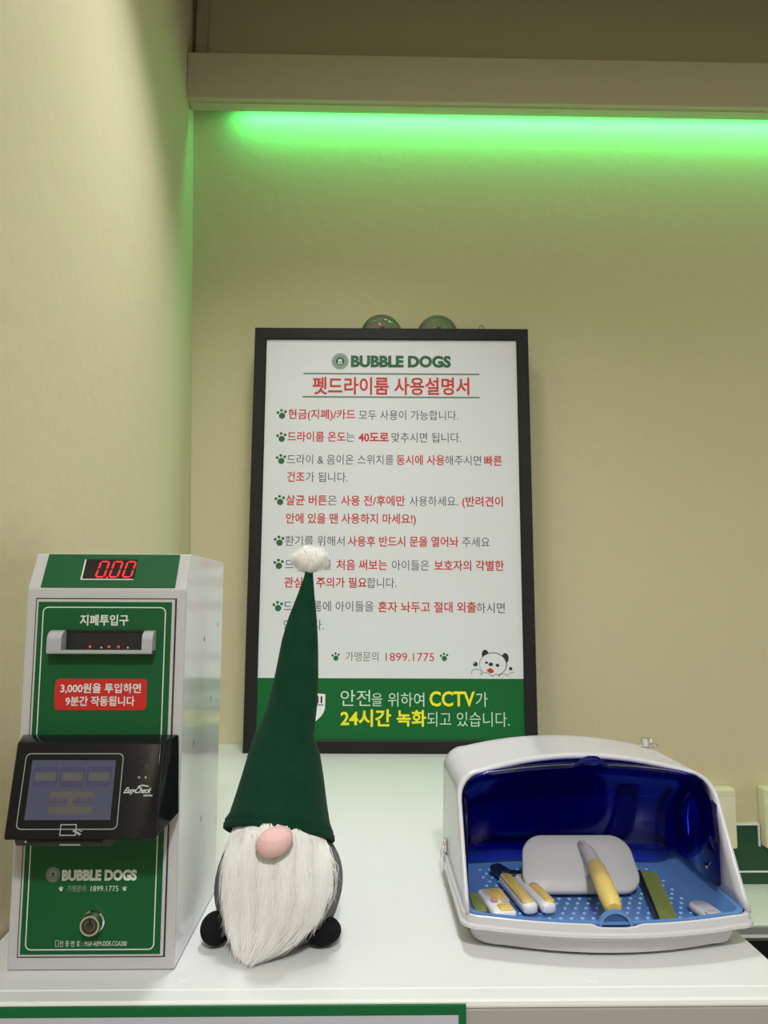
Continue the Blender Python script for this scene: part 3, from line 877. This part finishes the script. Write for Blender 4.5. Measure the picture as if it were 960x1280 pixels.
sub(b.build('pompom', hat, smooth=True, angle=180), 'fluffy white pompom')
b = MB(); b.ell((-0.0970 - GX, 0.850 - GY, 1.2228 - T), (0.0197, 0.017, 0.0155), 'nose', 32, 20, lambda p, q: Vector((p.x + 0.12 * p.z, p.y, p.z + 0.10 * p.x)))
sub(b.build('nose', gn, smooth=True, angle=180), 'round pink nose')
for (x, z, rx, rz) in ((-0.1648, 1.1175, 0.0170, 0.0165), (-0.0478, 1.1146, 0.0212, 0.0140)):
    b = MB(); b.ell((x - GX, 0.897 - GY, z - T), (rx, 0.022, rz), 'foot', 28, 18)
    sub(b.build('foot', gn, smooth=True, angle=180), 'black felt foot')
# beard: a soft core and several thousand hairs
BE = [(0.0, 1.2360, -.1500, -.0480, .868), (.12, 1.2180, -.1535, -.0410, .861), (.30, 1.1900, -.1545, -.0372, .855), (.48, 1.1620, -.1525, -.0395, .852), (.64, 1.1380, -.1480, -.0500, .851), (.78, 1.1225, -.1430, -.0650, .851), (.90, 1.1100, -.1365, -.0840, .850), (1.0, 1.1010, -.1280, -.1120, .848)]
def beard(u, v, out=0.0):
    v = max(0.0, min(1.0, v))
    for i in range(len(BE) - 1):
        if BE[i][0] <= v <= BE[i + 1][0]: break
    t = (v - BE[i][0]) / (BE[i + 1][0] - BE[i][0])
    q = [BE[i][k] * (1 - t) + BE[i + 1][k] * t for k in range(1, 5)]
    x = (q[1] + q[2]) / 2 + u * (q[2] - q[1]) / 2
    y = q[3] + 0.040 * abs(u) ** 2.2 * (1 - 0.75 * v) - out
    return Vector((x - GX, y - GY, q[0] - T + 0.0012 - (0.020 * u * u + 0.005 * u) * (1 - v) ** 3))
b = MB()
nu, nv = 41, 22
rows = []
for j in range(nv):
    v = j / (nv - 1) * 0.90
    front = [beard((-0.84 + 1.68 * i / (nu - 1)) * (1 - 0.25 * v * v), v, -0.001 + 0.0035 * abs(sin((-0.90 + 1.80 * i / (nu - 1)) * 9))) for i in range(nu)]
    back = [p + Vector((0, 0.012 * (1 - 0.5 * v), 0)) for p in front[::-1]]
    rows.append([tuple(p) for p in front + back])
b.loft(rows, 'furb')
brd = sub(b.build('beard', gn, smooth=True, angle=180), 'long white shaggy beard')
b = MB()
for k in range(6500):
    u = rnd.uniform(-1, 1)
    u = u * (0.75 + 0.25 * abs(u))
    v0 = rnd.random() ** 1.5 * 0.80
    v1 = min(1.0, v0 + rnd.uniform(0.20, 0.62)); v1 = v1 if v1 < 0.9 else rnd.uniform(0.82, 1.0)
    lift = rnd.uniform(0.0, 0.0028)
    cl = sin(u * 9) * 0.05 + sin(u * 23 + 1) * 0.03      # hairs gather into locks
    pts = []
    n = 7
    du = rnd.gauss(0, 0.09) + cl * 0.6
    wv = rnd.uniform(0, 6.28)
    for i in range(n):
        t = i / (n - 1)
        v = v0 + (v1 - v0) * t
        p = beard(max(-1.12, min(1.12, u + du * t)), v, lift * (0.3 + 1.0 * t) + 0.0035 * abs(sin(u * 9)) + 0.001)
        p.x += 0.0010 * sin(wv + t * 4) * t + rnd.uniform(-.0003, .0003)
        if p.z < 0.0008: p.z = 0.0008 + rnd.random() * 0.001
        pts.append(p)
    strand(b, pts, rnd.uniform(0.00024, 0.00050), 'fur', Vector((u * 0.5 + rnd.gauss(0, 0.25), -1, 0.15)))
for k in range(420):     # stray ends reaching past the outline
    sd = rnd.choice((-1, 1)); v0 = rnd.uniform(0.15, 0.75)
    p0 = beard(sd * 0.92, v0, 0.003); dx = sd * rnd.random() ** 2 * 0.012
    ln = rnd.uniform(0.02, 0.05); pts = []; ex = rnd.random()
    for i in range(6):
        t = i / 5
        p = beard(sd * (0.80 + 0.16 * ex + 0.05 * t), min(1, v0 + ln / 0.135 * t), 0.004)
        p.y -= 0.0005 + 0.003 * t; p.x += dx * t * t; p.z = max(p.z, 0.0008); pts.append(p)
    strand(b, pts, 0.00022, 'fur')
for k in range(420):     # loose wisps at the tip, lying on the worktop
    u = rnd.uniform(-1, 1); v0 = rnd.uniform(0.62, 0.95)
    p0 = beard(u, v0, 0.002); e = beard(u * 1.05, 1.0, 0.0) + Vector((u * 0.004 + rnd.gauss(0, 0.003), 0.002 - rnd.random() ** 2 * 0.014 * (1 - 0.7 * abs(u)), 0))
    e.z = 0.0006 + 0.002 * rnd.random(); m_ = (p0 + e) / 2 + Vector((rnd.gauss(0, 0.001), -0.003, 0.002))
    strand(b, [p0, (p0 + m_) / 2 + Vector((0, -0.001, 0.001)), m_, (m_ + e) / 2 + Vector((0, -0.001, 0.0005)), e], 0.0003, 'fur', Vector((u * 0.4, -1, 0.3)))
for k in range(500):     # hairs sticking up to the brim and around the nose
    u = rnd.uniform(-0.95, 0.95)
    p = beard(u, 0.02, 0.001); pts = [p]
    q = beard(u + rnd.gauss(0, .04), rnd.uniform(0.12, 0.5), rnd.uniform(0.003, 0.005)); m_ = (p + q) / 2 + Vector((0, -0.004, 0.003))
    pts += [m_, q]
    strand(b, pts, 0.0003, 'fur')
b.build('beard_hair', brd)

# ================================================================== UV STERILISER
UX, UY = 0.266, 0.99
uv = thing('steriliser_box', 'white steriliser box with its dark blue visor lifted open', 'steriliser', (UX, UY, T + 0.0005))
def plan(hw, yf, yb, r, bow, z, n=8, notch=None):
    """rounded rectangle in plan with a bowed front, fine steps along the front"""
    pts = []
    m_ = 30
    xs = [-hw + r + (2 * hw - 2 * r) * k / m_ for k in range(m_ + 1)]
    for x in xs:
        zz = z
        if notch:
            d = abs(x - notch[0]); zz = z - notch[2] * max(0, min(1, (notch[1] - d) / 0.004))
        pts.append((x, yf - bow * (1 - (x / (hw - r)) ** 2), zz))
    for cx, cy, a0 in ((hw - r, yf + r, -pi / 2), (hw - r, yb - r, 0), (-hw + r, yb - r, pi / 2), (-hw + r, yf + r, pi)):
        for k in range(1, n + 1):
            a = a0 + pi / 2 * k / n
            pts.append((cx + r * cos(a), cy + r * sin(a), z))
        if a0 == 0:
            pass
    return [(p[0], p[1] - UY, p[2] - T) for p in pts][:-1]
NT = (-0.0005, 0.0215, 0.0035)
b = MB()
b.loft([plan(.140, .892, 1.120, .026, .020, 1.1008), plan(.1465, .884, 1.128, .030, .021, 1.1040), plan(.1495, .880, 1.132, .032, .021, 1.1120), plan(.1510, .878, 1.134, .033, .021, 1.1240),
        plan(.1600, .868, 1.140, .024, .0225, 1.1250), plan(.1625, .866, 1.142, .024, .0225, 1.1265), plan(.1625, .866, 1.142, .024, .0225, 1.1295), plan(.1610, .8675, 1.1405, .023, .0225, 1.1310),
        plan(.1605, .8680, 1.140, .023, .0225, 1.1315, notch=(0.0005, 0.02, 0.0005)), plan(.1600, .8685, 1.140, .023, .0225, 1.1385, notch=NT), plan(.1587, .8700, 1.138, .022, .0225, 1.1395, notch=NT),
        plan(.1560, .8725, 1.136, .022, .0222, 1.1385, notch=NT), plan(.1500, .8780, 1.132, .030, .0210, 1.1180), plan(.142, .886, 1.124, .026, .020, 1.1120)], 'uv_white')
b.build('base', uv, smooth=True, angle=40)
# tray
b = MB()
b.loft([plan(.1545, .8742, 1.124, .022, .0218, 1.1365), plan(.1545, .8742, 1.124, .022, .0218, 1.1388), plan(.1520, .8768, 1.122, .022, .0215, 1.1396), plan(.1495, .8792, 1.120, .022, .0210, 1.1385),
        plan(.1470, .8812, 1.118, .022, .020, 1.1330), plan(.1395, .8860, 1.110, .026, .019, 1.1200), plan(.1360, .8900, 1.105, .024, .018, 1.1178)], 'tray', cap0=False)
tr = b.build('tray', uv, smooth=True, angle=40)
b = MB()
for i in range(-9, 10):
    for j in range(0, 13):
        x = i * 0.0125 + (0.00625 if j % 2 else 0); y = 0.902 + j * 0.0145
        if abs(x) < 0.126: b.lathe([(0.0024, 1.1177 - T), (0.0021, 1.1185 - T), (0.0012, 1.1190 - T), (0.0002, 1.1191 - T)], 'dot', 'Z', (x, y - UY, 0), 8)
sub(b.build('dimples', tr, smooth=True), 'rows of pale raised dots on the tray floor')
b = MB()     # thumb rest on the front lip
tx = -0.0005; ty = 0.8515 - UY
P = [(0.0185 * cos(pi * k / 20), 0.0185 * sin(pi * k / 20) ** 0.85) for k in range(21)]
Q = [(0.0152 * cos(pi * k / 20), 0.0155 * sin(pi * k / 20) ** 0.85) for k in range(21)]
zb = 1.1325 - T
b.loft([[(tx + p[0], ty + 0.005, zb + p[1]) for p in P], [(tx + p[0], ty, zb + p[1]) for p in P], [(tx + q[0], ty, zb + q[1]) for q in Q], [(tx + q[0], ty + 0.003, zb + q[1]) for q in Q]], 'tray', cap0=True, cap1=False)
b.add([(tx + q[0], ty + 0.003, zb + q[1]) for q in Q], [tuple(range(21))], 'tray_dk')
b.build('thumb_rest', tr, smooth=True)
# lid: shell of inverted U loops from the raked front edge to the back
def uloop(hw, zc, crown, r, yfun, z0=1.1395, shr=0.0):
    pts = []
    for k in range(8): pts.append((-hw, z0 + (zc - r - z0) * k / 8))
    for k in range(9):
        a = pi - pi / 2 * k / 8; pts.append((-hw + r + r * cos(a), zc - r + r * sin(a)))
    for k in range(1, 16):
        x = -hw + r + (2 * hw - 2 * r) * k / 16; pts.append((x, zc + crown * (1 - (x / (hw - r)) ** 2)))
    for k in range(9):
        a = pi / 2 - pi / 2 * k / 8; pts.append((hw - r + r * cos(a), zc - r + r * sin(a)))
    for k in range(7, -1, -1): pts.append((hw, z0 + (zc - r - z0) * k / 8))
    return [(x, yfun(z) - UY, z - T) for x, z in pts]
FY = lambda z: 0.876 + 0.093 * ((z - 1.1395) / 0.147) ** 0.92
loops = []
for i in range(11):
    t = i / 10
    BYf = lambda z: 1.128 - 0.010 * (z - 1.14) / 0.15
    loops.append(uloop(0.1570, 1.2720, 0.017 - 0.002 * t, 0.030, lambda z, t=t: FY(z) * (1 - t) + BYf(z) * t))
loops.append(uloop(0.1555, 1.2690, 0.014, 0.030, lambda z: 1.132 - 0.006 * (z - 1.14) / 0.15))
loops.append(uloop(0.1500, 1.2620, 0.012, 0.028, lambda z: 1.135 - 0.002 * (z - 1.14) / 0.15))
loops.append(uloop(0.1300, 1.2450, 0.008, 0.024, lambda z: 1.1365))
b = MB(); b.loft(loops, 'uv_white', closed=False, cap0=False, cap1=True)
lid = b.build('lid', uv, smooth=True, angle=60, solid=0.0045, off=-1)
lid.modifiers['solid'].use_even_offset = True
# visor, swung up under the lid about its side pivots
HC = (0.9605, 1.157)
b = MB()
A0, A1, NA = radians(-7), radians(93), 28
hwv = 0.1490
st = [(-hwv, 0.088), (-hwv + 0.0015, 0.097), (-hwv + 0.006, 0.105), (-hwv + 0.014, 0.1105), (-hwv + 0.03, 0.1150)]
st += [(-hwv + 0.03 + (2 * hwv - 0.06) * k / 14, 0.1150 + 0.0095 * (1 - (2 * k / 14 - 1) ** 2)) for k in range(1, 14)]
st += [(-x, r) for x, r in st[4::-1]]
rings = []
for x, r in st:
    rings.append([(x, HC[0] + r * cos(A0 + (A1 - A0) * k / NA) - UY, HC[1] + r * sin(A0 + (A1 - A0) * k / NA) - T) for k in range(NA + 1)])
b.loft(rings, 'visor', closed=False, cap0=False, cap1=False)
for sx in (-1, 1):
    P = [(HC[0] + 0.088 * cos(A0 + (A1 - A0) * k / NA), HC[1] + 0.088 * sin(A0 + (A1 - A0) * k / NA)) for k in range(NA + 1)]
    P += [(0.934, 1.238), (0.930, 1.20), (0.932, 1.150), (0.936, 1.1445)]
    b.add([(sx * hwv, p[0] - UY, p[1] - T) for p in P], [tuple(range(len(P)))], 'visor')
# rolled front lip with the finger tab in the middle
lip = []
for k in range(41):
    x = -0.120 + 0.24 * k / 40
    r = 0.1150 + 0.0095 * (1 - (x / 0.119) ** 2)
    zz = HC[1] + r * sin(A1); yy = HC[0] + r * cos(A1)
    g = math.exp(-((x - 0.0045) / 0.0155) ** 4)
    lip.append(((x, yy - UY, zz - T), (x, yy - 0.006 - 0.004 * g - UY, zz - 0.0015 + 0.013 * g - T)))
b.loft([[p[0] for p in lip], [p[1] for p in lip]], 'visor', closed=False, cap0=False, cap1=False)
vis = sub(b.build('visor', uv, smooth=True, angle=60, solid=0.0022), 'dark blue tinted visor swung up under the lid')
for sx in (-1, 1):
    b = MB(); b.lathe([(0.0035, 0), (0.0035, 0.0015 * -sx), (0.002, 0.0026 * -sx), (0.0002, 0.003 * -sx)], 'chrome', 'X', (sx * (hwv - 0.0026), HC[0] - UY, HC[1] + 0.003 - T), 16)
    b.build('pivot_screw', vis, smooth=True)
# side clips and top catch
for sx in (-1, 1):
    b = MB()
    yc = 1.075 if sx < 0 else 0.905
    x_ = sx * 0.1572
    b.box((min(x_, x_ + sx * 0.003), yc - 0.006 - UY, 1.143 - T), (max(x_, x_ + sx * 0.003), yc + 0.006 - UY, 1.158 - T), 'chrome', 0.0008)
    b.box((min(x_ + sx * 0.002, x_ + sx * 0.006), yc - 0.004 - UY, 1.146 - T), (max(x_ + sx * 0.002, x_ + sx * 0.006), yc + 0.004 - UY, 1.153 - T), 'chrome', 0.001)
    b.tube([(x_ + sx * 0.0045, yc - 0.0035 - UY, 1.148 - T), (x_ + sx * 0.0055, yc - 0.0035 - UY, 1.120 - T), (x_ + sx * 0.0055, yc + 0.0035 - UY, 1.120 - T), (x_ + sx * 0.0045, yc + 0.0035 - UY, 1.148 - T)], 0.0011, 'chrome', 8)
    b.build('side_clip', uv, smooth=True)
b = MB()
kx, ky, kz = 0.1310, 1.105, 1.2745
b.box((kx - 0.014, ky - 0.004 - UY, kz - T), (kx + 0.014, ky + 0.006 - UY, kz + 0.0018 - T), 'chrome', 0.0006)
b.lathe([(0.0065, kz - T), (0.0065, kz + 0.006 - T), (0.0075, kz + 0.0065 - T), (0.0075, kz + 0.0105 - T), (0.006, kz + 0.0115 - T), (0.0003, kz + 0.0118 - T)], 'chrome', 'Z', (kx - 0.002, ky - UY, 0), 24)
b.box((kx + 0.005, ky - 0.010 - UY, kz - 0.001 - T), (kx + 0.012, ky - 0.001 - UY, kz + 0.004 - T), 'chrome', 0.001)
sub(b.build('lid_catch', uv, smooth=True), 'small chrome catch on the lid top')

# ================================================================== TOOLS IN THE TRAY
ZF = 1.1201
# slicker brush: big grey pad leaning back, yellow grip towards the front lip
sb = thing('slicker_brush', 'grey slicker brush with yellow grip lying in the blue tray', 'pet brush', (0.265, 1.0, ZF))
bx = lambda p: (p[0] - 0.265, p[1] - 1.0, p[2] - ZF)
ta = radians(40)      # pad leans back
def pad_pt(u, v, n):  # u along x, v up the pad, n out of its back (towards the viewer)
    return bx((0.2655 + u + 0.06 * v, 0.9760 + v * cos(ta) - n * sin(ta), 1.1262 + v * sin(ta) + n * cos(ta) + 0.02 * u * 0))
def padring(hw, hv, r, n, taper=0.10):
    P = rr(-hw, -hv, hw, hv, r, 8)
    return [pad_pt(x * (1 - taper * (z / hv + 0) * 0.5), 0.036 + z, n) for x, z in P]
b = MB()
b.loft([padring(.0660, .0340, .022, -0.006), padring(.0700, .0375, .024, -0.0045), padring(.0715, .0390, .025, -0.001), padring(.0710, .0385, .025, 0.0022), padring(.069, .0368, .024, 0.0040), padring(.040, .020, .014, 0.0068)], 't_grey')
b.build('pad', sb, smooth=True, angle=50)
b = MB()
for i in range(-5, 6):
    for j in range(0, 5):
        p = Vector(pad_pt(i * 0.011, 0.010 + j * 0.012, -0.006)); q = Vector(pad_pt(i * 0.011, 0.010 + j * 0.012, -0.013))
        if q.z > 0.0008: b.tube([p, q], 0.0005, 'chrome_dk', 5)
sub(b.build('pins', sb), 'short wire pins under the pad')
b = MB()
s0 = Vector(pad_pt(0.0065, 0.058, 0.0055)); s1 = Vector(bx((0.2800, 0.972, 1.1570))); s2 = Vector(bx((0.2685, 0.866, 1.1470)))
sm_ = s0.lerp(s1, 0.5) + Vector((0, 0, 0.004))
b.tube([s0 + Vector((0, 0.003, -0.002)), s0, sm_, s1, s1.lerp(s2, 0.3)], [0.003, 0.0062, 0.0078, 0.0090, 0.0090], 't_grey', 20)
# ridge under the stem
b.loft([[tuple(Vector(pad_pt(0.0025, 0.060, 0.002))), tuple(Vector(pad_pt(0.0105, 0.060, 0.002))), tuple(s0 + Vector((0.003, 0, 0))), tuple(s0 + Vector((-0.003, 0, 0)))],
        [tuple(Vector(pad_pt(0.0020, 0.012, 0.003))), tuple(Vector(pad_pt(0.0190, 0.012, 0.003))), tuple(s1 + Vector((0.005, 0, -0.004))), tuple(s1 + Vector((-0.005, 0, -0.004)))]], 't_grey')
b.build('stem', sb, smooth=True, angle=50)
b = MB()
ax = [s1.lerp(s2, t) for t in (-0.02, 0.0, 0.06, 0.3, 0.55, 0.8, 0.93, 1.0)]
b.tube(ax, [0.0070, 0.0090, 0.0100, 0.0108, 0.0110, 0.0108, 0.0100, 0.0070], 't_yellow', 24)
sub(b.build('grip', sb, smooth=True, angle=60), 'yellow grip')

# comb: dark spine, many olive teeth
cb = thing('comb', 'dark spined comb with olive teeth on the right of the tray', 'comb', (0.345, 0.98, ZF))
c0 = Vector((0.3570, 1.0480, 0)); c1 = Vector((0.3250, 0.8960, 0)); dirv = (c1 - c0).normalized(); sidev = Vector((0.985, 0.17, 0))
def cbp(t, s_, h): p = c0.lerp(c1, t) + sidev * s_; return (p.x - 0.345, p.y - 0.98, h)
b = MB()
b.hexa([cbp(0, -0.002, 0.0), cbp(1, -0.002, 0.0), cbp(1, 0.005, 0.0), cbp(0, 0.005, 0.0), cbp(0, -0.001, 0.007), cbp(1, -0.001, 0.007), cbp(1, 0.004, 0.007), cbp(0, 0.004, 0.007)], 't_dark', 0.001)
b.build('spine', cb)
b = MB()
for k in range(46):
    t = 0.005 + 0.985 * k / 45
    b.hexa([cbp(t, 0.003, 0.002), cbp(t + 0.012, 0.003, 0.002), cbp(t + 0.009, 0.0275, 0.0005), cbp(t + 0.003, 0.0275, 0.0005),
            cbp(t, 0.003, 0.006), cbp(t + 0.012, 0.003, 0.006), cbp(t + 0.009, 0.0275, 0.0022), cbp(t + 0.003, 0.0275, 0.0022)], 't_olive')
sub(b.build('teeth', cb), 'row of olive teeth')

# rounded grey tool end at the right corner
g = thing('grey_scraper', 'small rounded grey tool in the front right corner of the tray', 'scraper', (0.392, 0.915, ZF))
def slab(b, cx, cy, ang_, hw, hl, r, h, m, bev=0.0015, z0=0.0):
    P = rr(-hw, -hl, hw, hl, r, 6)
    def R(p, s_, z): x, y = p[0] * s_, p[1] * (1 - (1 - s_) * hw / hl); return (cx + x * cos(ang_) - y * sin(ang_), cy + x * sin(ang_) + y * cos(ang_), z)
    e = 1 - bev / hw
    b.loft([[R(p, e, z0) for p in P], [R(p, 1, z0 + bev) for p in P], [R(p, 1, z0 + h - bev) for p in P], [R(p, e, z0 + h) for p in P]], m)
b = MB(); slab(b, 0, 0, radians(8), 0.0125, 0.029, 0.011, 0.008, 't_grey', 0.002); b.build('blade', g, smooth=True, angle=50)
b = MB(); slab(b, 0, -0.016, radians(8), 0.0075, 0.010, 0.004, 0.003, 't_grey', 0.001, 0.0075); b.build('thumb_pad', g, smooth=True, angle=50)

# nail clipper: dark jaws, two yellow handles
nc = thing('nail_clipper', 'pair of yellow handled pet nail clippers with dark jaws', 'nail clipper', (0.192, 0.975, ZF))
b = MB()
slab(b, -0.0170, 0.064, radians(20), 0.0085, 0.016, 0.005, 0.010, 't_navy', 0.002, 0.004)
b.hexa([(-0.016, 0.044, 0.002), (0.013, 0.044, 0.002), (0.004, 0.060, 0.002), (-0.016, 0.062, 0.002), (-0.016, 0.044, 0.012), (0.013, 0.044, 0.012), (0.004, 0.060, 0.012), (-0.016, 0.062, 0.012)], 't_navy', 0.001)
b.tube([(-0.004, 0.040, 0.006), (0.004, 0.0, 0.005), (0.010, -0.04, 0.005)], 0.0022, 't_dark', 8)
sub(b.build('jaws', nc, smooth=True, angle=50), 'dark navy jaws')
for (cx, cy, an, nm) in ((-0.0085, -0.005, radians(7.5), 0), (0.0120, -0.004, radians(9), 1)):
    b = MB(); slab(b, cx, cy, an, 0.0092, 0.0500, 0.007, 0.013, 't_white', 0.003)
    h = sub(b.build('handle', nc, smooth=True, angle=50), 'white handle with a yellow face')
    b = MB(); slab(b, cx + (-0.0015 if nm == 0 else 0.0025), cy, an, 0.0072 if nm == 0 else 0.0062, 0.0470, 0.006, 0.0035, 't_yellow', 0.0015, 0.0112)
    b.build('grip_inlay', h, smooth=True, angle=50)
    if nm:
        b = MB(); b.lathe([(0.0038, 0.0146), (0.0038, 0.0154), (0.0025, 0.0158), (0.0002, 0.0158)], 't_pink', 'Z', (cx + 0.000, cy + 0.006, 0), 18); b.build('badge', h, smooth=True)

# short yellow and white tool in front of it
yt = thing('dematting_tool', 'short yellow and white grooming tool with pink badge, tray front left', 'grooming tool', (0.153, 0.945, ZF))
b = MB(); slab(b, 0, -0.006, radians(7), 0.0135, 0.036, 0.004, 0.011, 't_white', 0.002); b.build('handle', yt, smooth=True, angle=50)
b = MB(); slab(b, 0.003, 0.006, radians(7), 0.0095, 0.020, 0.004, 0.003, 't_yellow', 0.001, 0.0098); slab(b, 0.006, -0.030, radians(7), 0.0080, 0.009, 0.003, 0.003, 't_yellow', 0.001, 0.0098); b.build('inlay', yt, smooth=True, angle=50)
b = MB(); b.lathe([(0.0042, 0.0118), (0.0042, 0.0136), (0.0028, 0.0140), (0.0002, 0.0140)], 't_pink', 'Z', (-0.0035, -0.012, 0), 18); sub(b.build('badge', yt, smooth=True), 'round pink badge')
b = MB(); b.lathe([(0.0040, 0.0118), (0.0040, 0.0134), (0.0024, 0.0136), (0.0002, 0.0132)], 't_grey', 'Z', (0.0080, -0.012, 0), 18); sub(b.build('rivet', yt, smooth=True), 'grey round rivet')
# olive plate at the far left
op = thing('flea_comb', 'small flat olive comb at the left end of the tray', 'comb', (0.129, 0.950, ZF + 0.0002))
b = MB(); b.box((-0.0040, -0.030, 0.0), (0.0085, 0.024, 0.006), 't_olive', 0.001); b.build('back', op)
b = MB()
for k in range(24): b.box((0.0080, -0.028 + k * 0.0021, 0.0015), (0.0105, -0.0269 + k * 0.0021, 0.0045), 't_olive')
b.build('teeth', op)
